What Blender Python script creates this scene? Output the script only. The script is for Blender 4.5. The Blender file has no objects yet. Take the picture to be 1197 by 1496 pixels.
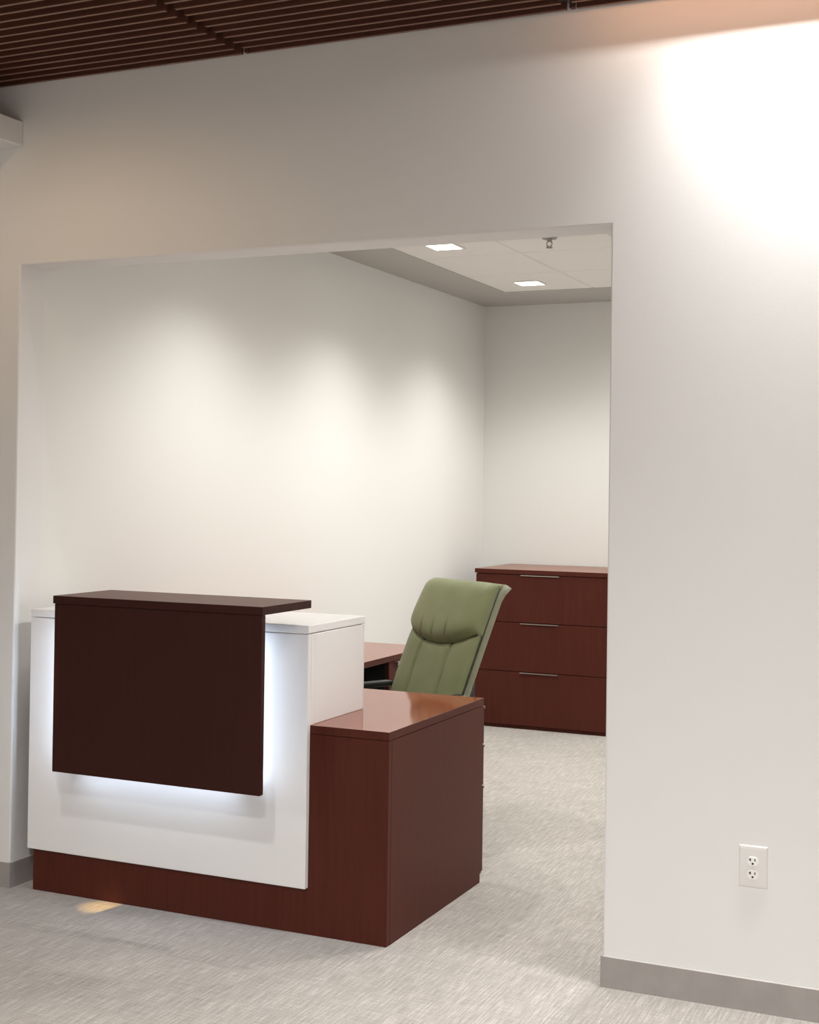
import bpy, bmesh, math, random
from mathutils import Vector, Matrix
random.seed(7)
S = bpy.context.scene
COL = S.collection
R = math.radians

# ---------------------------------------------------------------- camera
def make_camera():
    cd = bpy.data.cameras.new('camera')
    cd.sensor_fit = 'VERTICAL'
    cd.sensor_height = 24.0
    cd.lens = 2011.22 / 1496 * 24.0
    cd.shift_y = -60.68 / 1496
    cd.clip_start = 0.05
    cam = bpy.data.objects.new('camera', cd)
    COL.objects.link(cam)
    yaw, pitch, roll = 0.4243, 0.0136, 0.0137
    fw = Vector((-math.sin(yaw) * math.cos(pitch), math.cos(yaw) * math.cos(pitch), math.sin(pitch)))
    r = Vector((math.cos(yaw), math.sin(yaw), 0))
    up = r.cross(fw)
    r2 = r * math.cos(roll) + up * math.sin(roll)
    u2 = up * math.cos(roll) - r * math.sin(roll)
    m = Matrix((r2, u2, -fw)).transposed().to_4x4()
    m.translation = Vector((1.2216, -4.2377, 1.56))
    cam.matrix_world = m
    S.camera = cam
make_camera()

# ---------------------------------------------------------------- world, exposure, light levels
w = bpy.data.worlds.new('world'); S.world = w
w.use_nodes = True
w.node_tree.nodes['Background'].inputs[0].default_value = (0.9, 0.95, 1, 1)
w.node_tree.nodes['Background'].inputs[1].default_value = 0.05
S.view_settings.view_transform = 'Standard'
S.view_settings.look = 'None'
S.view_settings.gamma = 1
S.view_settings.use_curve_mapping = False
S.view_settings.exposure = 0.0
E_INNER = 61        # recessed square downlights of the inner room
E_WIDE_FILL = 90        # added wide-beam fill lights, unseen on the inner room's right side
E_FRONT = 272       # downlights of the front room
E_FILL_PANEL = 50        # added fill panels, unseen at the rear of the front room
E_WASH = 11         # wall washer in the slat ceiling, right
E_BEAM = 12          # its narrower downward beam
E_SLAT_GLOW = 1.45      # added orange lamp imitating light bounced off the slats
E_WARM = 21        # warm lamp in the slat ceiling, left
LED = 9.0           # strip behind the counter panel

# ---------------------------------------------------------------- materials
MATS = {}
def mat(name, col, rough=0.5, metal=0.0, spec=0.5, coat=0.0, emit=None, es=0.0):
    m = bpy.data.materials.new(name); m.use_nodes = True
    b = m.node_tree.nodes['Principled BSDF']
    b.inputs['Base Color'].default_value = (*col, 1)
    b.inputs['Roughness'].default_value = rough
    b.inputs['Metallic'].default_value = metal
    b.inputs['Specular IOR Level'].default_value = spec
    b.inputs['Coat Weight'].default_value = coat
    if emit:
        b.inputs['Emission Color'].default_value = (*emit, 1)
        b.inputs['Emission Strength'].default_value = es
    MATS[name] = m
    return m
def nodes(m): return m.node_tree.nodes, m.node_tree.links, m.node_tree.nodes['Principled BSDF']
def coords(m, scale, rot=(0, 0, 0)):
    n, l, b = nodes(m)
    tc = n.new('ShaderNodeTexCoord'); mp = n.new('ShaderNodeMapping')
    mp.inputs['Scale'].default_value = scale; mp.inputs['Rotation'].default_value = rot
    l.new(tc.outputs['Object'], mp.inputs['Vector'])
    return mp.outputs['Vector']
def noise(m, vec, scale, detail=3, rough=0.5):
    n, l, b = nodes(m)
    t = n.new('ShaderNodeTexNoise'); t.inputs['Scale'].default_value = scale
    t.inputs['Detail'].default_value = detail; t.inputs['Roughness'].default_value = rough
    l.new(vec, t.inputs['Vector']); return t.outputs['Fac']
def ramp(m, fac, stops):
    n, l, b = nodes(m)
    r = n.new('ShaderNodeValToRGB')
    e = r.color_ramp.elements
    while len(e) < len(stops): e.new(0.5)
    for i, (p, c) in enumerate(stops):
        e[i].position = p; e[i].color = (*c, 1) if len(c) == 3 else c
    l.new(fac, r.inputs['Fac']); return r.outputs['Color']
def bump(m, fac, strength, dist):
    n, l, b = nodes(m)
    bm_ = n.new('ShaderNodeBump'); bm_.inputs['Strength'].default_value = strength
    bm_.inputs['Distance'].default_value = dist
    l.new(fac, bm_.inputs['Height']); l.new(bm_.outputs['Normal'], b.inputs['Normal'])
def mixcol(m, fac, a, bcol, mode='MIX'):
    n, l, b = nodes(m)
    x = n.new('ShaderNodeMix'); x.data_type = 'RGBA'; x.blend_type = mode
    if isinstance(fac, (int, float)): x.inputs[0].default_value = fac
    else: l.new(fac, x.inputs[0])
    for sock, v in ((x.inputs[6], a), (x.inputs[7], bcol)):
        if isinstance(v, tuple): sock.default_value = (*v, 1)
        else: l.new(v, sock)
    return x.outputs[2]

def wall_paint(name, col):
    m = mat(name, col, 0.62, spec=0.3)
    v = coords(m, (1, 1, 1))
    bump(m, noise(m, v, 260, 2), 0.12, 0.002)
    return m
wall_paint('wall_paint', (0.80, 0.797, 0.787))
wall_paint('inner_paint', (0.815, 0.812, 0.788))
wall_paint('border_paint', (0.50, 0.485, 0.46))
wall_paint('tan_paint', (0.40, 0.35, 0.305))
wall_paint('ceiling_paint', (0.75, 0.74, 0.72))
mat('plenum_black', (0.012, 0.010, 0.010), 0.9)

def wood(name, c1, c2, rough, grain=(40, 40, 2.2), coat=0.0, spec=0.5):
    m = mat(name, c1, rough, coat=coat, spec=spec)
    n, l, b = nodes(m)
    v = coords(m, grain)
    f = noise(m, v, 1.6, 6, 0.62)
    big = noise(m, coords(m, (3, 3, 0.8)), 1.3, 2)
    c = ramp(m, f, [(0.28, c2), (0.72, c1)])
    c = mixcol(m, big, c, mixcol(m, 0.22, c, (0.5, 0.42, 0.42), 'MULTIPLY'))
    l.new(c, b.inputs['Base Color'])
    b.inputs['Coat Roughness'].default_value = 0.12
    return m
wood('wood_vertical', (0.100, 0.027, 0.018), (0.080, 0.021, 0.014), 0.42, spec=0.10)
wood('wood_panel', (0.046, 0.0145, 0.0112), (0.038, 0.0118, 0.0092), 0.45, spec=0.12)
wood('wood_top_lit', (0.33, 0.092, 0.046), (0.27, 0.072, 0.035), 0.09, (2.2, 40, 40), spec=0.24)  # lighter than the sides: the top's reflection put into the colour
wood('wood_counter_lit', (0.13, 0.045, 0.028), (0.10, 0.034, 0.021), 0.38, (2.2, 40, 40), spec=0.10)  # panel wood lightened for the pale reflection on the counter top
wood('wood_cabinet_top_lit', (0.30, 0.12, 0.07), (0.23, 0.09, 0.05), 0.30, (2.2, 40, 40), spec=0.4)  # paler copy of the cabinet wood, light on its top painted in
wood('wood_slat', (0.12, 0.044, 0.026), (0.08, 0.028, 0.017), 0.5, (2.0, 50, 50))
wood('wood_slat_lit', (0.25, 0.125, 0.09), (0.18, 0.088, 0.06), 0.45, (2.0, 50, 50))  # slat wood lightened: light on the undersides painted in
mat('white_laminate', (0.87, 0.865, 0.86), 0.38)
mat('shade_black', (0.010, 0.009, 0.011), 0.6)  # near-black colour stands in for shadow under the return desk
mat('brushed_nickel', (0.58, 0.53, 0.49), 0.35, 1.0)
mat('led_white', (0.9, 0.9, 0.9), 0.5, emit=(0.70, 0.82, 1.0), es=LED)
mat('led_dim', (0.9, 0.9, 0.9), 0.5, emit=(0.70, 0.82, 1.0), es=LED * 0.62)
mat('lamp_diffuser', (0.95, 0.95, 0.95), 0.5, emit=(1.0, 0.97, 0.93), es=9.0)
mat('lamp_trim', (0.85, 0.85, 0.83), 0.45)
mat('grid_white', (0.70, 0.68, 0.65), 0.5)
mat('outlet_white', (0.78, 0.765, 0.74), 0.36)
mat('receptacle_white', (0.90, 0.89, 0.87), 0.33)
mat('slot_dark', (0.035, 0.028, 0.02), 0.6)
mat('sprinkler_steel', (0.30, 0.28, 0.26), 0.35, 1.0)
mat('black_plastic', (0.014, 0.014, 0.016), 0.38)
mat('chrome', (0.6, 0.6, 0.6), 0.18, 1.0)
mat('base_edge', (0.62, 0.60, 0.57), 0.4)

def tile_mat():
    m = mat('ceiling_tile', (0.78, 0.75, 0.70), 0.8, spec=0.2)
    v = coords(m, (1, 1, 1))
    n, l, b = nodes(m)
    l.new(ramp(m, noise(m, v, 320, 2), [(0.3, (0.85, 0.835, 0.80)), (0.7, (0.90, 0.885, 0.855))]), b.inputs['Base Color'])
    bump(m, noise(m, v, 180, 3), 0.15, 0.002)
tile_mat()
def base_mat():
    m = mat('rubber_base', (0.34, 0.315, 0.30), 0.5)
    v = coords(m, (1, 1, 1)); n, l, b = nodes(m)
    l.new(ramp(m, noise(m, v, 14, 3), [(0.3, (0.32, 0.298, 0.282)), (0.7, (0.36, 0.335, 0.318))]), b.inputs['Base Color'])
base_mat()
def carpet_mat():
    m = mat('carpet', (0.5, 0.46, 0.43), 0.95, spec=0.1)
    n, l, b = nodes(m)
    a = noise(m, coords(m, (150, 8, 1)), 1.0, 4, 0.7)       # threads running into the room
    c = noise(m, coords(m, (8, 150, 1)), 1.0, 4, 0.7)       # threads across
    f = noise(m, coords(m, (1, 1, 1)), 300, 2, 0.6)         # loops
    g = noise(m, coords(m, (1, 1, 1)), 2.2, 3, 0.5)
    ca = ramp(m, a, [(0.36, (0.39, 0.360, 0.330)), (0.51, (0.545, 0.508, 0.470)), (0.66, (0.79, 0.75, 0.71))])
    cc = ramp(m, c, [(0.36, (0.42, 0.392, 0.364)), (0.51, (0.565, 0.532, 0.497)), (0.66, (0.78, 0.745, 0.71))])
    x = mixcol(m, 0.36, ca, cc)
    cf = ramp(m, f, [(0.32, (0.62, 0.61, 0.60)), (0.68, (1.16, 1.16, 1.16))])
    x = mixcol(m, 0.7, x, cf, 'MULTIPLY')
    cg = ramp(m, g, [(0.3, (0.92, 0.92, 0.92)), (0.7, (1.04, 1.04, 1.04))])
    x = mixcol(m, 0.8, x, cg, 'MULTIPLY')
    l.new(x, b.inputs['Base Color'])
    bump(m, f, 0.35, 0.004)
    b.inputs['Sheen Weight'].default_value = 0.15
carpet_mat()
def leather(name, col, dark):
    m = mat(name, col, 0.48, spec=0.4)
    n, l, b = nodes(m)
    v = coords(m, (1, 1, 1))
    l.new(ramp(m, noise(m, v, 9, 4), [(0.3, dark), (0.7, col)]), b.inputs['Base Color'])
    bump(m, noise(m, v, 330, 3), 0.18, 0.002)
    b.inputs['Sheen Weight'].default_value = 0.1
leather('green_leather', (0.195, 0.215, 0.100), (0.165, 0.182, 0.085))
leather('green_shell', (0.235, 0.235, 0.155), (0.20, 0.205, 0.13))
mat('seam_dark', (0.03, 0.034, 0.018), 0.7)

# ---------------------------------------------------------------- mesh helpers
def bm_box(bm, x0, x1, y0, y1, z0, z1, bev=0.0, seg=1):
    r = bmesh.ops.create_cube(bm, size=1.0)
    vs = r['verts']
    for v in vs:
        v.co = Vector(((x0 + x1) / 2 + v.co.x * (x1 - x0), (y0 + y1) / 2 + v.co.y * (y1 - y0), (z0 + z1) / 2 + v.co.z * (z1 - z0)))
    if bev:
        es = list({e for v in vs for e in v.link_edges})
        bmesh.ops.bevel(bm, geom=es, offset=bev, segments=seg, affect='EDGES', profile=0.5)
def bm_cyl(bm, p0, p1, r0, r1=None, n=20):
    r1 = r0 if r1 is None else r1
    p0, p1 = Vector(p0), Vector(p1); d = p1 - p0
    q = d.to_track_quat('Z', 'Y').to_matrix().to_4x4()
    bmesh.ops.create_cone(bm, cap_ends=True, segments=n, radius1=r0, radius2=r1, depth=d.length,
                          matrix=Matrix.Translation((p0 + p1) / 2) @ q)
def bm_prism(bm, poly, z0, z1, axis='z'):
    """extrude a 2-D outline; axis z: (x,y) outline, axis y: (x,z) outline, axis x: (y,z) outline"""
    def P(a, b, c):
        return {'z': (a, b, c), 'y': (a, c, b), 'x': (c, a, b)}[axis]
    lo = [bm.verts.new(P(a, b, z0)) for a, b in poly]
    hi = [bm.verts.new(P(a, b, z1)) for a, b in poly]
    bm.faces.new(lo); bm.faces.new(hi)
    for i in range(len(poly)):
        j = (i + 1) % len(poly)
        bm.faces.new((lo[i], lo[j], hi[j], hi[i]))
    bmesh.ops.recalc_face_normals(bm, faces=bm.faces[:])
def bm_tube(bm, pts, r, n=10, sx=1.0):
    pts = [Vector(p) for p in pts]
    rings = []
    for i, p in enumerate(pts):
        t = (pts[min(i + 1, len(pts) - 1)] - pts[max(i - 1, 0)]).normalized()
        s = t.cross(Vector((0, 0, 1)))
        if s.length < 1e-3: s = Vector((1, 0, 0))
        s.normalize(); u = s.cross(t)
        rr = r[i] if isinstance(r, (list, tuple)) else r
        rings.append([bm.verts.new(p + s * math.cos(2 * math.pi * k / n) * rr * sx + u * math.sin(2 * math.pi * k / n) * rr) for k in range(n)])
    for a, b in zip(rings, rings[1:]):
        for k in range(n):
            bm.faces.new((a[k], a[(k + 1) % n], b[(k + 1) % n], b[k]))
    bm.faces.new(rings[0][::-1]); bm.faces.new(rings[-1])
    bmesh.ops.recalc_face_normals(bm, faces=bm.faces[:])

def origin_of(o):
    v = Vector((0, 0, 0))
    while o: v += o.location; o = o.parent
    return v
def obj(name, bm, material, parent=None, local=False, smooth=False, at=None):
    """link a bmesh given in world coordinates (or in the parent's with local=True) as one object"""
    off = Vector((0, 0, 0))
    if parent is not None and not local: off = origin_of(parent)
    if parent is None and at is not None: off = Vector(at)
    if off.length: bmesh.ops.translate(bm, verts=bm.verts[:], vec=-off)
    me = bpy.data.meshes.new(name)
    bm.normal_update(); bm.to_mesh(me); bm.free()
    for m_ in (material if isinstance(material, (list, tuple)) else [material]): me.materials.append(MATS[m_])
    o = bpy.data.objects.new(name, me); COL.objects.link(o)
    if parent is not None: o.parent = parent
    elif at is not None: o.location = at
    if smooth:
        for p in me.polygons: p.use_smooth = True
    return o
def box(name, material, parent, x0, x1, y0, y1, z0, z1, bev=0.0015, seg=1, at=None):
    bm = bmesh.new(); bm_box(bm, x0, x1, y0, y1, z0, z1, bev, seg)
    return obj(name, bm, material, parent, at=at)
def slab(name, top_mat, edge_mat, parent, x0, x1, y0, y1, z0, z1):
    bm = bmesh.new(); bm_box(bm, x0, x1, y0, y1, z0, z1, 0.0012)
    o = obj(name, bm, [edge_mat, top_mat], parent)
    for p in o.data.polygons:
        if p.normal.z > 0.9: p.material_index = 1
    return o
def struct(o):
    o['kind'] = 'structure'; return o
def thing(name, label, cat, loc, rotz=0, group=None):
    o = bpy.data.objects.new(name, None); COL.objects.link(o)
    o.empty_display_size = 0.1
    o.location = loc; o.rotation_euler = (0, 0, rotz)
    o['label'] = label; o['category'] = cat
    if group: o['group'] = group
    return o
def dup(root, loc, label, group):
    r = root.copy(); COL.objects.link(r); r.location = loc; r['label'] = label
    if group: r['group'] = group
    for ch in list(root.children):
        c = ch.copy()
        if ch.data and ch.type == 'LIGHT': c.data = ch.data
        COL.objects.link(c); c.parent = r
        for g in list(ch.children):
            d = g.copy(); COL.objects.link(d); d.parent = c
    return r
def lamp(name, kind, parent, loc, energy, col, rot=(0, 0, 0), **kw):
    ld = bpy.data.lights.new(name, kind); ld.energy = energy; ld.color = col
    for k, v in kw.items(): setattr(ld, k, v)
    o = bpy.data.objects.new(name, ld); COL.objects.link(o)
    if parent is not None: o.parent = parent
    o.location = loc; o.rotation_euler = rot
    return o

# ---------------------------------------------------------------- key dimensions (metres)
XL, XR = -2.365, 0.0          # jambs of the opening; the left one runs on as the inner room's wall
ZH, T = 2.41, 0.147           # header height, wall thickness
YB, ZC = 4.989, 2.877         # inner room's back wall and ceiling
ZW = 3.108                    # underside of the slat ceiling
FX0, FX1, FY = -5.5, 3.6, -8.5
IX1 = 2.55

# ---------------------------------------------------------------- room shell
bm = bmesh.new(); bm_box(bm, FX0, FX1, FY, YB + 0.1, -0.05, 0)
struct(obj('floor', bm, 'carpet'))
bm = bmesh.new()
bm_prism(bm, [(FX0, 0), (XL, 0), (XL, ZH), (XR, ZH), (XR, 0), (FX1, 0), (FX1, 3.5), (FX0, 3.5)], 0, T, 'y')
es = [e for e in bm.edges if all(abs(v.co.y) < 1e-4 for v in e.verts) and
      (all(abs(v.co.x - XL) < 1e-4 for v in e.verts) or all(abs(v.co.x - XR) < 1e-4 for v in e.verts) or all(abs(v.co.z - ZH) < 1e-4 for v in e.verts))]
bmesh.ops.bevel(bm, geom=es, offset=0.006, segments=3, affect='EDGES', profile=0.5)
struct(obj('wall_front', bm, 'wall_paint'))
bm = bmesh.new(); bm_box(bm, XL - 0.12, XL, T, YB + 0.1, 0, 3.2)
struct(obj('wall_left', bm, 'inner_paint'))
bm = bmesh.new(); bm_box(bm, XL, IX1 + 0.12, YB, YB + 0.1, 0, 3.2)
struct(obj('wall_back', bm, 'inner_paint'))
bm = bmesh.new(); bm_box(bm, IX1, IX1 + 0.12, T, YB, 0, 3.2)
struct(obj('wall_right', bm, 'inner_paint'))
bm = bmesh.new(); bm_box(bm, FX1, FX1 + 0.1, FY, 0, 0, 3.5)
struct(obj('wall_front_right', bm, 'tan_paint'))
bm = bmesh.new(); bm_box(bm, FX0 - 0.1, FX0, FY, 0, 0, 3.5)
struct(obj('wall_front_left', bm, 'tan_paint'))
bm = bmesh.new(); bm_box(bm, FX0, FX1, FY - 0.1, FY, 0, 3.5)
struct(obj('wall_rear', bm, 'tan_paint'))

def baseboard(name, pts, flip=1):
    """rubber base following a polyline on the floor; offset to the room side"""
    bm = bmesh.new()
    for (a, b, nx, ny, ext0, ext1) in pts:
        a, b = Vector((*a, 0)), Vector((*b, 0)); d = (b - a).normalized(); nrm = Vector((nx, ny, 0))
        prof = [(0, 0), (0.0065, 0), (0.006, 0.012), (0.0055, 0.096), (0.003, 0.0985), (0, 0.0985)]
        p0 = [bm.verts.new(a - d * ext0 + nrm * q + Vector((0, 0, z))) for q, z in prof]
        p1 = [bm.verts.new(b + d * ext1 + nrm * q + Vector((0, 0, z))) for q, z in prof]
        bm.faces.new(p0); bm.faces.new(p1)
        for i in range(len(prof)):
            j = (i + 1) % len(prof)
            f = bm.faces.new((p0[i], p0[j], p1[j], p1[i]))
            if i in (3, 4): f.material_index = 1
    bmesh.ops.recalc_face_normals(bm, faces=bm.faces[:])
    return struct(obj(name, bm, ['rubber_base', 'base_edge']))
baseboard('baseboard_front', [((XR, 0), (FX1, 0), 0, -1, 0.006, 0), ((XR, 0), (XR, T), -1, 0, 0.006, 0.006)])
baseboard('baseboard_left', [((FX0, 0), (XL, 0), 0, -1, 0, 0.006), ((XL, 0), (XL, YB), 1, 0, 0.006, 0)])
baseboard('baseboard_back', [((XL, YB), (IX1, YB), 0, -1, 0, 0)])

# bulkhead that juts from the far left of the front wall
bm = bmesh.new(); bm_box(bm, FX0, -2.362, -3.0, 0, 2.871, 2.97, 0.004)
struct(obj('trim_bulkhead', bm, 'wall_paint'))

# ---------------------------------------------------------------- wooden slat ceiling of the front room
bm = bmesh.new(); bm_box(bm, FX0, FX1, -2.52, 0, 3.30, 3.36)
CEIL = struct(obj('ceiling', bm, 'plenum_black'))
PAN = [(-5.5, -4.99), (-4.955, -3.78), (-3.745, -2.57), (-2.535, -1.3605), (-1.3255, -0.1505), (-0.1155, 1.0595), (1.0945, 2.27), (2.305, 3.48)]
PITCH = 0.0597
WHW = 0.88
WX, WY = 0.72, -0.205                              # wall washer in the slats
def slat_spans(x0, x1, y):
    if WY - 0.115 < y < WY + 0.115 and x0 < WHW + WX and x1 > WX - WHW:
        out = []
        if WX - WHW - x0 > 0.05: out.append((x0, WX - WHW))
        if x1 - (WX + WHW) > 0.05: out.append((WX + WHW, x1))
        return out
    return [(x0, x1)]
slat_cache = {}
def slat(x0, x1, y):
    key = round(x1 - x0, 4)
    if key not in slat_cache:
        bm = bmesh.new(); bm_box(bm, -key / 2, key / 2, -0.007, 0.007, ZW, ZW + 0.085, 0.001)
        o = obj('slat', bm, ['wood_slat', 'wood_slat_lit'], CEIL, local=True)
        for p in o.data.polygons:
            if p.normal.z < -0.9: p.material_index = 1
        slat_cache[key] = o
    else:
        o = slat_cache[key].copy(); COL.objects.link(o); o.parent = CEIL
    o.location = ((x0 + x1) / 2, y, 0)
rows = 41
far = bmesh.new()
for k in range(rows):
    y = -0.022 - k * PITCH
    for i, (x0, x1) in enumerate(PAN):
        for a, b in slat_spans(x0, x1, y):
            if k < 24 and 2 <= i <= 5: slat(a, b, y)
            else: bm_box(far, a, b, y - 0.0085, y + 0.0085, ZW, ZW + 0.085)
o = obj('slat_field', far, 'wood_slat', CEIL); o['kind'] = 'stuff'
bm = bmesh.new()
for i, (x0, x1) in enumerate(PAN):
    for fx in (0.12, 0.5, 0.88):
        xm = x0 + (x1 - x0) * fx
        if abs(xm - WX) < WHW + 0.03: continue
        bm_box(bm, xm - 0.02, xm + 0.02, -2.46, -0.012, ZW + 0.086, ZW + 0.115)
obj('carrier_rail', bm, 'plenum_black', CEIL)
for xg in (-1.343, -0.133):
    bm = bmesh.new(); bm_box(bm, xg - 0.006, xg + 0.010, -0.030, -0.012, ZW + 0.002, ZW + 0.085, 0.001)
    obj('end_clip', bm, 'wood_slat', CEIL)
# plain ceiling over the rest of the front room
bm = bmesh.new(); bm_box(bm, FX0, FX1, FY, -2.52, ZW, ZW + 0.06)
struct(obj('ceiling_plain', bm, 'ceiling_paint'))

# ---------------------------------------------------------------- inner room ceiling: border + lay-in tiles
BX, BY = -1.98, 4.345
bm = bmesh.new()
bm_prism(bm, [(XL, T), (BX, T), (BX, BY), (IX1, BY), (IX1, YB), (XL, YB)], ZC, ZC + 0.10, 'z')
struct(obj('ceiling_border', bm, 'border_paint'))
bm = bmesh.new(); bm_box(bm, BX, IX1, T, BY, ZC + 0.03, ZC + 0.10)
CI = struct(obj('ceiling_inner', bm, 'ceiling_tile'))
TX, TY = 0.61, 0.70
tile0 = None
for i in range(8):
    for j in range(6):
        x0 = BX + i * TX; y1 = BY - j * TY
        x1 = min(x0 + TX, IX1); y0 = max(y1 - TY, T)
        if x1 - x0 < 0.1: continue
        full = abs(x1 - x0 - TX) < 1e-4 and abs(y1 - y0 - TY) < 1e-4
        if full and tile0:
            o = tile0.copy(); COL.objects.link(o); o.parent = CI
        else:
            bm = bmesh.new(); a, b = (x1 - x0) / 2 - 0.0045, (y1 - y0) / 2 - 0.0045
            bm_box(bm, -a, a, -b, b, ZC + 0.001, ZC + 0.03, 0.004)
            o = obj('ceiling_tile', bm, 'ceiling_tile', CI, local=True)
            if full: tile0 = o
        o.location = ((x0 + x1) / 2, (y0 + y1) / 2, 0)
bm = bmesh.new()
for i in range(0, 8):
    x = BX + i * TX
    if x < IX1 - 0.02: bm_box(bm, x - 0.004, x + 0.004, T, BY - 0.004, ZC + 0.004, ZC + 0.03)
for j in range(0, 7):
    y = BY - j * TY
    if y > T: bm_box(bm, BX + 0.004, IX1, y - 0.004, y + 0.004, ZC + 0.005, ZC + 0.03)
obj('ceiling_grid', bm, 'grid_white', CI)

# square recessed downlights
def downlight(loc, label):
    t = thing('ceiling_light', label, 'light', loc, 0, 'square downlights of the inner ceiling')
    h = 0.088
    bm = bmesh.new()
    for (x0, x1, y0, y1) in ((-h, h, -h, -h + 0.012), (-h, h, h - 0.012, h), (-h, -h + 0.012, -h + 0.012, h - 0.012), (h - 0.012, h, -h + 0.012, h - 0.012)):
        bm_box(bm, x0, x1, y0, y1, -0.006, 0.0015)
    obj('trim_frame', bm, 'lamp_trim', t, local=True)
    bm = bmesh.new(); bm_box(bm, -h + 0.012, h - 0.012, -h + 0.012, h - 0.012, -0.004, 0.0005)
    obj('diffuser', bm, 'lamp_diffuser', t, local=True)
    lamp('bulb', 'SPOT', t, (0, 0, -0.02), E_INNER, (1.0, 0.98, 0.94), spot_size=R(122), spot_blend=1.0, shadow_soft_size=0.055)
    return t
LX, RX = -1.683, 0.147
d0 = downlight((LX, 2.61, ZC), 'square ceiling light nearer the opening, left of the sprinkler')
dup(d0, (LX, 4.0, ZC), 'square ceiling light farther back, near the back wall', d0['group'])
HID = 'square ceiling light hidden above the opening'
dup(d0, (LX, 1.2, ZC), HID + ', over the reception desk', d0['group'])
for y, wh in ((1.2, 'nearest the opening'), (2.61, 'middle one'), (4.0, 'nearest the back wall')):
    q = dup(d0, (RX, y, ZC), 'added square fill light, unseen behind the right wall, ' + wh, d0['group'])
    for ch in q.children:
        if ch.type == 'LIGHT':                      # added fill on this side, beams widened to flatten the light
            ch.data = ch.data.copy(); ch.data.spot_size = R(168); ch.data.spot_blend = 0.35; ch.data.energy = E_WIDE_FILL

# sprinkler
t = thing('fire_sprinkler', 'small metal fire sprinkler head hanging from the white ceiling tiles', 'sprinkler', (-1.068, 2.557, ZC))
bm = bmesh.new(); bm_cyl(bm, (0, 0, -0.008), (0, 0, 0.002), 0.036, 0.042, 24); obj('escutcheon', bm, 'sprinkler_steel', t, local=True, smooth=False)
bm = bmesh.new(); bm_cyl(bm, (0, 0, -0.022), (0, 0, -0.008), 0.011, 0.014, 12); obj('body', bm, 'sprinkler_steel', t, local=True)
bm = bmesh.new()
for s in (-1, 1): bm_tube(bm, [(0.009 * s, 0, -0.02), (0.015 * s, 0, -0.03), (0.014 * s, 0, -0.04), (0.003 * s, 0, -0.05)], 0.0032, 8)
obj('yoke_frame', bm, 'sprinkler_steel', t, local=True)
bm = bmesh.new(); bm_cyl(bm, (0, 0, -0.055), (0, 0, -0.051), 0.017, 0.017, 20); obj('deflector', bm, 'sprinkler_steel', t, local=True)

# ---------------------------------------------------------------- front room lamps (above and behind the viewer, some of them added fill)
t = thing('wall_washer', 'recessed wall washer set into the slat ceiling close to the wall', 'light', (WX, WY, ZW))
bm = bmesh.new()
for (x0, x1, y0, y1) in ((-0.87, 0.87, -0.105, -0.097), (-0.87, 0.87, 0.097, 0.105), (-0.87, -0.862, -0.097, 0.097), (0.862, 0.87, -0.097, 0.097)):
    bm_box(bm, x0, x1, y0, y1, 0.0, 0.18)
bm_box(bm, -0.87, 0.87, -0.105, 0.105, 0.172, 0.18)
obj('housing', bm, 'plenum_black', t, local=True)
bm = bmesh.new(); bm_box(bm, -0.5, 0.5, -0.03, 0.03, 0.150, 0.16); obj('diffuser', bm, 'lamp_diffuser', t, local=True)
lamp('tube', 'AREA', t, (0, 0, 0.125), E_WASH, (1.0, 0.97, 0.94), shape='RECTANGLE', size=1.0, size_y=0.03)
lamp('beam', 'AREA', t, (0, 0, 0.125), E_BEAM, (1.0, 0.98, 0.96), (R(-4), 0, 0), shape='RECTANGLE', size=0.9, size_y=0.03, spread=R(85))
lamp('slat_glow_fill', 'AREA', t, (-0.12, -0.06, 0.004), E_SLAT_GLOW, (1.0, 0.50, 0.28), (R(90), 0, 0), shape='RECTANGLE', size=1.3, size_y=0.02)  # added lamp for the orange bounce of the slats, no reflector here

def can(loc, label, e, col, size, blend, soft, name='recessed_downlight', rot=(0, 0, 0)):
    t = thing(name, label, 'light', loc, 0)
    bm = bmesh.new(); bm_cyl(bm, (0, 0, -0.006), (0, 0, 0.001), 0.085, 0.085, 28); obj('trim_ring', bm, 'lamp_trim', t, local=True)
    bm = bmesh.new(); bm_cyl(bm, (0, 0, -0.010), (0, 0, -0.006), 0.066, 0.066, 28); obj('diffuser', bm, 'lamp_diffuser', t, local=True)
    lamp('bulb', 'SPOT', t, (0, 0, -0.02), e, col, rot, spot_size=size, spot_blend=blend, shadow_soft_size=soft)
    return t
NEUT = (1.0, 0.99, 0.98)
can((0.25, -3.57, ZW), 'round downlight in the plain ceiling, nearest the viewer', E_FRONT * 0.85, NEUT, R(150), 0.6, 0.045)
can((1.65, -5.3, ZW), 'round downlight in the plain ceiling, behind the viewer', E_FRONT * 2.3, NEUT, R(168), 0.6, 0.045)
def panel(loc, label):  # unseen light added as general fill for the front room
    t = thing('fill_panel_light', label, 'light', loc, 0)
    bm = bmesh.new(); bm_box(bm, -0.62, 0.62, -0.32, 0.32, -0.012, 0.001); obj('frame', bm, 'lamp_trim', t, local=True)
    bm = bmesh.new(); bm_box(bm, -0.59, 0.59, -0.29, 0.29, -0.016, -0.012); obj('diffuser', bm, 'lamp_diffuser', t, local=True)
    lamp('tube', 'AREA', t, (0, 0, -0.022), E_FILL_PANEL, (0.95, 0.97, 1.0), shape='RECTANGLE', size=1.15, size_y=0.56)
panel((-3.0, -6.3, ZW), 'added fill panel, unseen in the plain ceiling at the left rear')
panel((0.8, -7.2, ZW), 'added fill panel, unseen in the plain ceiling at the right rear')
t = thing('warm_spotlight', 'small warm spotlight set between the ceiling slats on the left', 'light', (-2.08, -0.97, ZW))
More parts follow.
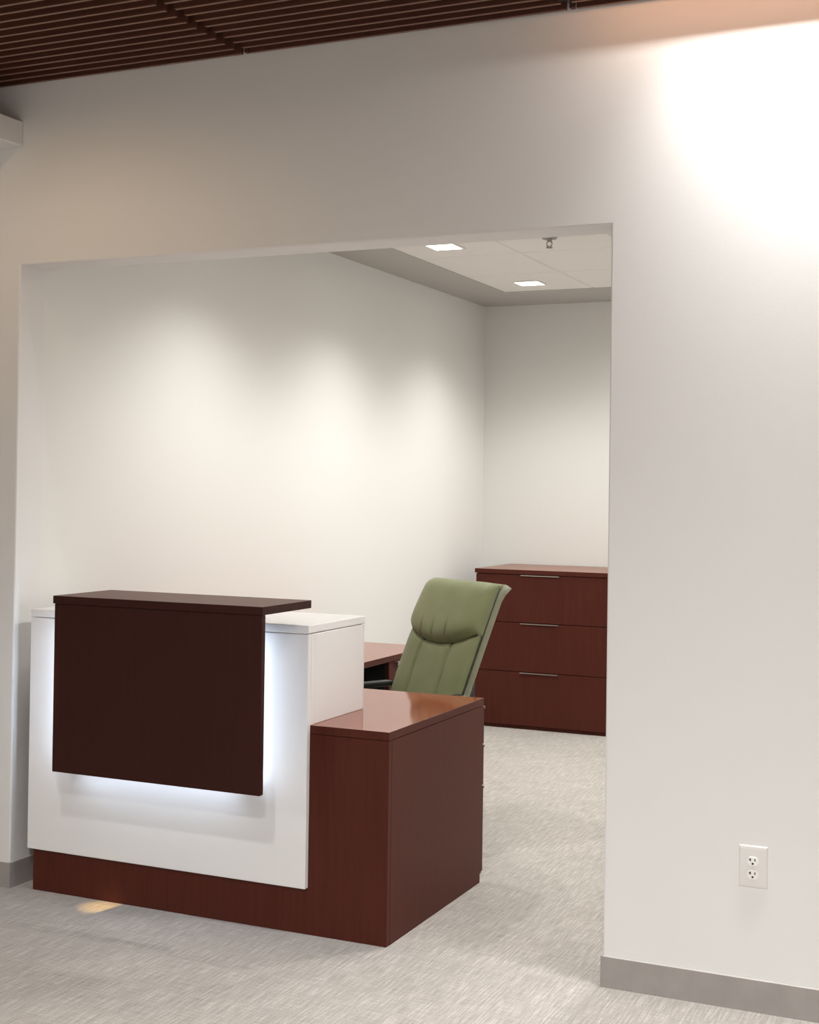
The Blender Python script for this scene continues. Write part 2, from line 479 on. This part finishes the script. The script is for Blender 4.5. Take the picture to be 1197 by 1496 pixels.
bm = bmesh.new(); bm_cyl(bm, (0, 0, -0.004), (0, 0, 0.003), 0.055, 0.055, 24); obj('trim_ring', bm, 'lamp_trim', t, local=True)
bm = bmesh.new(); bm_cyl(bm, (0, 0, -0.007), (0, 0, -0.004), 0.04, 0.04, 24); obj('diffuser', bm, 'lamp_diffuser', t, local=True)
lamp('bulb', 'SPOT', t, (0, 0, -0.02), E_WARM, (1.0, 0.70, 0.42), spot_size=R(178), spot_blend=0.6, shadow_soft_size=0.05)
bd = Vector((-1.905, -0.04, 0)) - Vector((-2.08, -0.97, ZW - 0.02))
lamp('beam', 'SPOT', t, (0, 0, -0.02), 430, (1.0, 0.62, 0.18), bd.to_track_quat('-Z', 'Y').to_euler(), spot_size=R(3.4), spot_blend=1.0, shadow_soft_size=0.01)

# ---------------------------------------------------------------- wall outlet
t = thing('wall_outlet', 'white duplex electrical outlet on the wall right of the opening', 'outlet', (0.465, 0, 0.372))
bm = bmesh.new(); bm_box(bm, -0.043, 0.043, -0.0065, 0.0, 0, 0.126)
es = [e for e in bm.edges if all(v.co.y < -0.003 for v in e.verts)]
bmesh.ops.bevel(bm, geom=es, offset=0.0063, segments=3, affect='EDGES', profile=0.5)
for v in bm.verts:      # wide sloping rim at the top and bottom of the plate
    if v.co.y < -0.0064: v.co.z = 0.063 + (v.co.z - 0.063) * 0.93
obj('cover_plate', bm, 'outlet_white', t, local=True)
for zc in (0.0805, 0.0405):
    pts = []
    for k in range(36):
        a = 2 * math.pi * k / 36
        pts.append((0.0165 * math.cos(a), zc + max(-0.0135, min(0.0135, 0.0165 * math.sin(a)))))
    bm = bmesh.new(); bm_prism(bm, pts, -0.0112, -0.0060, 'y')
    bmesh.ops.bevel(bm, geom=[e for e in bm.edges if all(v.co.y < -0.011 for v in e.verts)], offset=0.0016, segments=2, affect='EDGES')
    f = obj('receptacle', bm, 'receptacle_white', t, local=True)
    for nm, (x0, x1, z0, z1) in (('blade_slot', (-0.0090, -0.0052, zc + 0.0005, zc + 0.0090)), ('blade_slot', (0.0052, 0.0084, zc + 0.0010, zc + 0.0084))):
        bm = bmesh.new(); bm_box(bm, x0, x1, -0.0116, -0.0110, z0, z1)
        if x0 < 0: bm_box(bm, x0 - 0.003, x0, -0.0116, -0.0110, zc + 0.0035, zc + 0.006)
        obj(nm, bm, 'slot_dark', f, local=True)
    bm = bmesh.new()
    bm_cyl(bm, (0, -0.0116, zc - 0.0068), (0, -0.0110, zc - 0.0068), 0.0033, 0.0033, 14)
    obj('ground_hole', bm, 'slot_dark', f, local=True)
bm = bmesh.new(); bm_cyl(bm, (0, -0.0078, 0.0605), (0, -0.006, 0.0605), 0.0032, 0.0032, 14)
obj('screw', bm, 'outlet_white', t, local=True)

# ---------------------------------------------------------------- reception desk
D = thing('reception_desk', 'dark cherry and white reception desk with a glowing raised transaction panel, standing in the opening', 'reception desk', (-1.5, 0.45, 0))
DX0, DX1, DZ = -2.272, -0.766, 0.7295
box('front_panel', 'wood_vertical', D, DX0, DX1, 0.024, 0.049, 0.0, 0.699, 0.0012)
sp = bmesh.new()
bm_prism(sp, [(0.0505, 0.0), (0.893, 0.0), (0.893, 0.035), (0.905, 0.035), (0.905, 0.699), (0.0505, 0.699)], DX1 - 0.024, DX1, 'x')
obj('side_panel', sp, 'wood_vertical', D)
sp = bmesh.new()
bm_prism(sp, [(0.0505, 0.0), (0.893, 0.0), (0.893, 0.035), (0.905, 0.035), (0.905, 0.699), (0.0505, 0.699)], DX0, DX0 + 0.024, 'x')
obj('side_panel', sp, 'wood_vertical', D)
slab('worktop', 'wood_top_lit', 'wood_vertical', D, DX0, DX1, 0.024, 0.917, 0.7005, DZ)
# drawer pedestal on the sitter's side
PX0 = -1.165
box('pedestal_side', 'wood_vertical', D, PX0, PX0 + 0.02, 0.06, 0.895, 0.0, 0.699)
box('pedestal_base', 'wood_vertical', D, PX0 + 0.021, DX1 - 0.025, 0.06, 0.885, 0.0, 0.05)
for z0, z1 in ((0.547, 0.697), (0.383, 0.543), (0.040, 0.379)):
    dr = box('drawer', 'wood_vertical', D, PX0 + 0.001, DX1 - 0.001, 0.906, 0.924, z0, z1, 0.0015)
    bm = bmesh.new()
    bm_box(bm, -1.03, DX1 - 0.045 + 0.04, 0.9245, 0.944, z1 - 0.006, z1 - 0.003)
    bm_box(bm, -1.03, DX1 - 0.045 + 0.04, 0.941, 0.944, z1 - 0.014, z1 - 0.006)
    obj('handle', bm, 'brushed_nickel', dr)
# white upper box
WX0, WX1, WZ = -2.283, -1.0705, 1.079
box('white_front', 'white_laminate', D, WX0, WX1, 0.0, 0.0235, 0.163, 1.048, 0.002)
box('white_side', 'white_laminate', D, WX1 - 0.022, WX1 - 0.0005, 0.050, 0.4385, DZ, 1.048, 0.0015)
box('white_side', 'white_laminate', D, WX0 + 0.0005, WX0 + 0.022, 0.050, 0.4385, DZ, 1.048, 0.0015)
box('white_divider', 'white_laminate', D, -1.69, -1.668, 0.050, 0.43, DZ, 1.048, 0.0015)
box('white_ledge', 'white_laminate', D, WX0, WX1 + 0.001, -0.0005, 0.4464, 1.051, WZ, 0.002)
box('white_edge_strip', 'white_laminate', D, WX1 - 0.022, WX1, 0.0245, 0.049, DZ, 1.048, 0.001)
box('white_edge_strip', 'white_laminate', D, WX1 - 0.022, WX1 - 0.0005, 0.4395, 0.4445, DZ + 0.004, 1.048, 0.001)
# raised counter and its panel
box('transaction_panel', 'wood_panel', D, -1.9195, -1.0745, -0.314, -0.290, 0.5475, 1.1385, 0.0015)
slab('transaction_counter', 'wood_counter_lit', 'wood_panel', D, -1.9242, -1.0705, -0.318, 0.0187, 1.1395, 1.167)
for x in (-1.80, -1.40):
    bm = bmesh.new()
    bm_box(bm, x - 0.02, x + 0.02, -0.2895, -0.102, 0.80, 0.84)
    obj('standoff', bm, 'brushed_nickel', D)
LB = box('light_box', 'white_laminate', D, -2.085, -1.28, -0.100, -0.001, 0.495, 1.047, 0.001)
for (x0, x1, z0, z1) in ((-2.089, -2.0855, 0.51, 1.045), (-1.2795, -1.276, 0.51, 1.045), (-2.03, -1.34, 0.491, 0.4945)):
    box('led_strip', 'led_white' if x1 - x0 < 0.1 else 'led_dim', LB, x0, x1, -0.075, -0.040, z0, z1, 0)

# ---------------------------------------------------------------- return desk along the left wall
Q = thing('return_desk', 'dark cherry return desk with knee space coloured dark as shade along the left wall behind the office chair', 'desk', (-2.02, 1.7, 0))
RX0, RX1, RY0, RY1 = -2.35, -1.675, 0.93, 2.475
slab('worktop', 'wood_top_lit', 'wood_vertical', Q, RX0, RX1, RY0, RY1, 0.7005, DZ)
box('modesty_panel', 'shade_black', Q, RX0 + 0.02, RX0 + 0.04, RY0 + 0.03, 1.96, 0.03, 0.699)
box('pedestal_body', 'shade_black', Q, RX0 + 0.02, RX1 - 0.022, 1.965, RY1 - 0.025, 0.0, 0.699)
box('side_panel', 'wood_vertical', Q, RX0, RX1 - 0.003, RY1 - 0.024, RY1, 0.0, 0.699)
box('side_panel', 'wood_vertical', Q, RX0 + 0.02, RX1 - 0.003, RY0 + 0.002, RY0 + 0.026, 0.0, 0.699)
for z0, z1 in ((0.547, 0.697), (0.383, 0.543), (0.040, 0.379)):
    dr = box('drawer', 'wood_vertical', Q, RX1 - 0.021, RX1 - 0.003, 1.967, RY1 - 0.026, z0, z1)
    bm = bmesh.new(); bm_box(bm, RX1 - 0.0025, RX1 + 0.018, 2.03, 2.38, z1 - 0.004, z1 - 0.001)
    bm_box(bm, RX1 + 0.015, RX1 + 0.018, 2.03, 2.38, z1 - 0.018, z1 - 0.004)
    obj('handle', bm, 'brushed_nickel', dr)

# ---------------------------------------------------------------- lateral file cabinet at the back wall
F = thing('filing_cabinet', 'dark cherry three-drawer lateral filing cabinet against the back wall', 'cabinet', (-1.685, 4.63, 0))
CX0, CX1, CY0, CY1 = -2.134, -1.232, 4.289, 4.975
slab('top', 'wood_cabinet_top_lit', 'wood_vertical', F, CX0 - 0.008, CX1 + 0.008, CY0 - 0.004, CY1, 1.0125, 1.0415)
box('carcass', 'wood_vertical', F, CX0, CX1, CY0 + 0.022, CY1 - 0.005, 0.0, 1.0115, 0.0015)
for z0, z1 in ((0.698, 1.0085), (0.3765, 0.6935), (0.026, 0.3725)):
    dr = box('drawer', 'wood_vertical', F, CX0, CX1, CY0 + 0.002, CY0 + 0.021, z0, z1, 0.0015)
    bm = bmesh.new()
    bm_box(bm, -1.817, -1.557, CY0 - 0.013, CY0 + 0.0015, z1 - 0.004, z1 - 0.001)
    bm_box(bm, -1.817, -1.557, CY0 - 0.013, CY0 - 0.011, z1 - 0.0055, z1 - 0.004)
    obj('handle', bm, 'brushed_nickel', dr)

# ---------------------------------------------------------------- green office chair
C = thing('office_chair', 'olive green high-back office chair with a pillow headrest, behind the reception desk', 'office chair', (-1.385, 1.278, 0), R(151.4))
def back_y(z): return -0.24 - 0.40 * (z - 0.65) - 0.12 * max(0.0, z - 0.65) ** 2
def back_n(z):
    d = (back_y(z + 0.002) - back_y(z - 0.002)) / 0.004
    return Vector((0, 1, -d)).normalized()
def half_w(z): return 0.236 + 0.010 * math.sin(max(0, min(1, (z - 0.45) / 0.7)) * math.pi)
def sheet(fn, nu, nv, thick, bm):
    """closed slab: fn(u,v) -> (front point, back point)"""
    F_, B_ = [], []
    for j in range(nv + 1):
        fr, bk = [], []
        for i in range(nu + 1):
            a, b = fn(-1 + 2 * i / nu, j / nv)
            fr.append(bm.verts.new(a)); bk.append(bm.verts.new(b))
        F_.append(fr); B_.append(bk)
    for j in range(nv):
        for i in range(nu):
            bm.faces.new((F_[j][i], F_[j][i + 1], F_[j + 1][i + 1], F_[j + 1][i]))
            bm.faces.new((B_[j][i + 1], B_[j][i], B_[j + 1][i], B_[j + 1][i + 1]))
    for j in range(nv):
        bm.faces.new((F_[j + 1][0], B_[j + 1][0], B_[j][0], F_[j][0]))
        bm.faces.new((F_[j][nu], B_[j][nu], B_[j + 1][nu], F_[j + 1][nu]))
    for i in range(nu):
        bm.faces.new((F_[0][i + 1], F_[0][i], B_[0][i], B_[0][i + 1]))
        bm.faces.new((F_[nv][i], F_[nv][i + 1], B_[nv][i + 1], B_[nv][i]))
    bmesh.ops.recalc_face_normals(bm, faces=bm.faces[:])
def seam_z(u): return 0.915 - 0.066 * (1 - abs(u) ** 2.2)      # sagging lower edge of the headrest
Z0, ZTOP = 0.46, 1.138
def lower(u, v):
    zt = seam_z(u) + 0.012
    z = Z0 + (zt - Z0) * v
    s = back_y(z); n = back_n(z)
    edge = max(0.0, 1 - abs(u) ** 6) ** 0.5
    end = max(0.0, 1 - max(0, (v - 0.86) / 0.14) ** 2) ** 0.5 if v > 0.86 else 1.0
    th = 0.012 + 0.036 * edge * (0.25 + 0.75 * end)
    for us in (-0.42, 0.42):                                   # stitched vertical seams, flaring to the top
        uu = us * (1 + (0.18 if us < 0 else 0.03) * (1 - v))
        th -= 0.011 * math.exp(-((u - uu) / 0.035) ** 2) * edge
    p = Vector((u * half_w(z) * 0.985, s, z)) + n * (th - 0.012)
    return p, Vector((u * half_w(z) * 0.985, s, z)) - n * 0.012
bm = bmesh.new(); sheet(lower, 72, 30, 0, bm); obj('backrest', bm, 'green_leather', C, local=True, smooth=True)
def head(u, v):
    zb = seam_z(u)
    z = zb + (ZTOP - zb) * v
    s = back_y(z); n = back_n(z)
    edge = max(0.0, 1 - abs(u) ** 5) ** 0.5
    end = max(0.0, 1 - abs(2 * v - 1) ** 5) ** 0.5
    th = 0.006 + 0.080 * (0.30 + 0.70 * edge) * (0.08 + 0.92 * end) * (1 - 0.15 * v)
    for uc, a in ((-0.30, 0.016), (0.08, 0.012), (0.42, 0.011)):   # gathers above the seam
        th -= a * math.exp(-((u - uc - 0.05 * v) / 0.026) ** 2) * math.exp(-((v - 0.10) / 0.15) ** 2)
    top = -0.020 * max(0, (v - 0.8) / 0.2) ** 2
    p = Vector((u * half_w(z), s, z)) + n * (th - 0.010) + Vector((0, top, 0))
    return p, Vector((u * half_w(z), s, z)) - n * 0.013 + Vector((0, top, 0))
bm = bmesh.new(); sheet(head, 110, 30, 0, bm); obj('headrest', bm, 'green_leather', C, local=True, smooth=True)
def shell(u, v):
    z = Z0 - 0.02 + (ZTOP + 0.004 - Z0 + 0.02) * v
    s = back_y(z); n = back_n(z)
    r = max(0.0, 1 - abs(u) ** 8) ** 0.5
    top = -0.020 * max(0, (z - 1.08) / 0.05) ** 2 if z > 1.08 else 0
    th = 0.052 + 0.014 * r
    b = Vector((u * (half_w(z) + 0.002) * (0.985 if abs(u) > 0.99 else 1), s, z))
    return b - n * 0.017 + Vector((0, top, 0)), b - n * th + Vector((0, top, 0))
bm = bmesh.new(); sheet(shell, 40, 24, 0, bm)
obj('back_shell', bm, 'green_shell', C, local=True, smooth=True)
bm = bmesh.new()                                               # dark welt between cushion and shell
for sgn in (-1, 1):
    pts = [Vector((sgn * (half_w(z) - 0.002), back_y(z), z)) - back_n(z) * 0.015 for z in [Z0 + (ZTOP - 0.01 - Z0) * k / 24 for k in range(25)]]
    bm_tube(bm, pts, 0.0042, 8)
obj('side_piping', bm, 'seam_dark', C, local=True, smooth=True)
bm = bmesh.new()
pts = []
for k in range(41):
    u = -0.97 + 1.94 * k / 40; z = seam_z(u) + 0.002
    edge = max(0.0, 1 - abs(u) ** 6) ** 0.5
    pts.append(Vector((u * half_w(z), back_y(z), z)) + back_n(z) * (0.008 + 0.010 * edge))
bm_tube(bm, pts, 0.0045, 8); obj('headrest_seam', bm, 'seam_dark', C, local=True, smooth=True)
def seatf(u, v):
    y = -0.24 + 0.50 * v
    edge = max(0.0, 1 - abs(u) ** 5) ** 0.5
    end = max(0.0, 1 - abs(2 * v - 1) ** 6) ** 0.5
    hw = 0.25 - 0.02 * v ** 3
    drop = -0.035 * max(0, (v - 0.75) / 0.25) ** 2
    top = Vector((u * hw, y, 0.435 + 0.05 * (0.2 + 0.8 * edge * end) + drop))
    return top, Vector((u * hw, y, 0.395 + drop * 0.4))
bm = bmesh.new(); sheet(seatf, 36, 30, 0, bm); obj('seat', bm, 'green_leather', C, local=True, smooth=True)
for sgn in (-1, 1):
    x = sgn * 0.268
    bm = bmesh.new()
    bm_tube(bm, [(sgn * 0.20, -0.12, 0.385), (x, -0.12, 0.40), (x, -0.14, 0.50), (x, -0.17, 0.60), (x, -0.14, 0.630), (x, 0.0, 0.633), (x, 0.12, 0.630), (x, 0.15, 0.59), (x, 0.11, 0.50), (x, 0.08, 0.40), (sgn * 0.20, 0.08, 0.385)], 0.016, 10)
    a = obj('armrest', bm, 'black_plastic', C, local=True, smooth=True)
    bm = bmesh.new(); bm_box(bm, x - 0.028, x + 0.028, -0.24, 0.17, 0.641, 0.666, 0.009, 3); obj('arm_pad', bm, 'black_plastic', a, local=True)
bm = bmesh.new(); bm_box(bm, -0.10, 0.10, -0.16, 0.10, 0.345, 0.394, 0.01, 2)
bm_tube(bm, [(0, -0.12, 0.37), (0, -0.20, 0.39), (0, -0.235, 0.46), (0, -0.245, 0.50)], 0.02, 10, 2.2)
obj('tilt_mechanism', bm, 'black_plastic', C, local=True)
bm = bmesh.new(); bm_cyl(bm, (0, 0, 0.20), (0, 0, 0.345), 0.018); bm_cyl(bm, (0, 0, 0.10), (0, 0, 0.22), 0.027)
obj('gas_column', bm, 'black_plastic', C, local=True, smooth=False)
bm = bmesh.new(); bm_cyl(bm, (0, 0, 0.075), (0, 0, 0.13), 0.045, 0.038, 24); obj('base_hub', bm, 'black_plastic', C, local=True)
for k in range(5):
    a = 2 * math.pi * k / 5 + 0.31
    d = Vector((math.cos(a), math.sin(a), 0))
    bm = bmesh.new(); bm_tube(bm, [d * 0.03 + Vector((0, 0, 0.105)), d * 0.16 + Vector((0, 0, 0.092)), d * 0.29 + Vector((0, 0, 0.072))], [0.024, 0.02, 0.015], 10)
    lg = obj('base_leg', bm, 'black_plastic', C, local=True, smooth=True)
    bm = bmesh.new(); sd = Vector((-d.y, d.x, 0)); c = d * 0.29 + Vector((0, 0, 0.0275))
    for s in (-1, 1): bm_cyl(bm, c + sd * (0.004 * s), c + sd * (0.022 * s), 0.027, 0.025, 18)
    bm_cyl(bm, c, c + Vector((0, 0, 0.042)), 0.008, 0.008, 10)
    obj('caster', bm, 'black_plastic', lg, local=True)
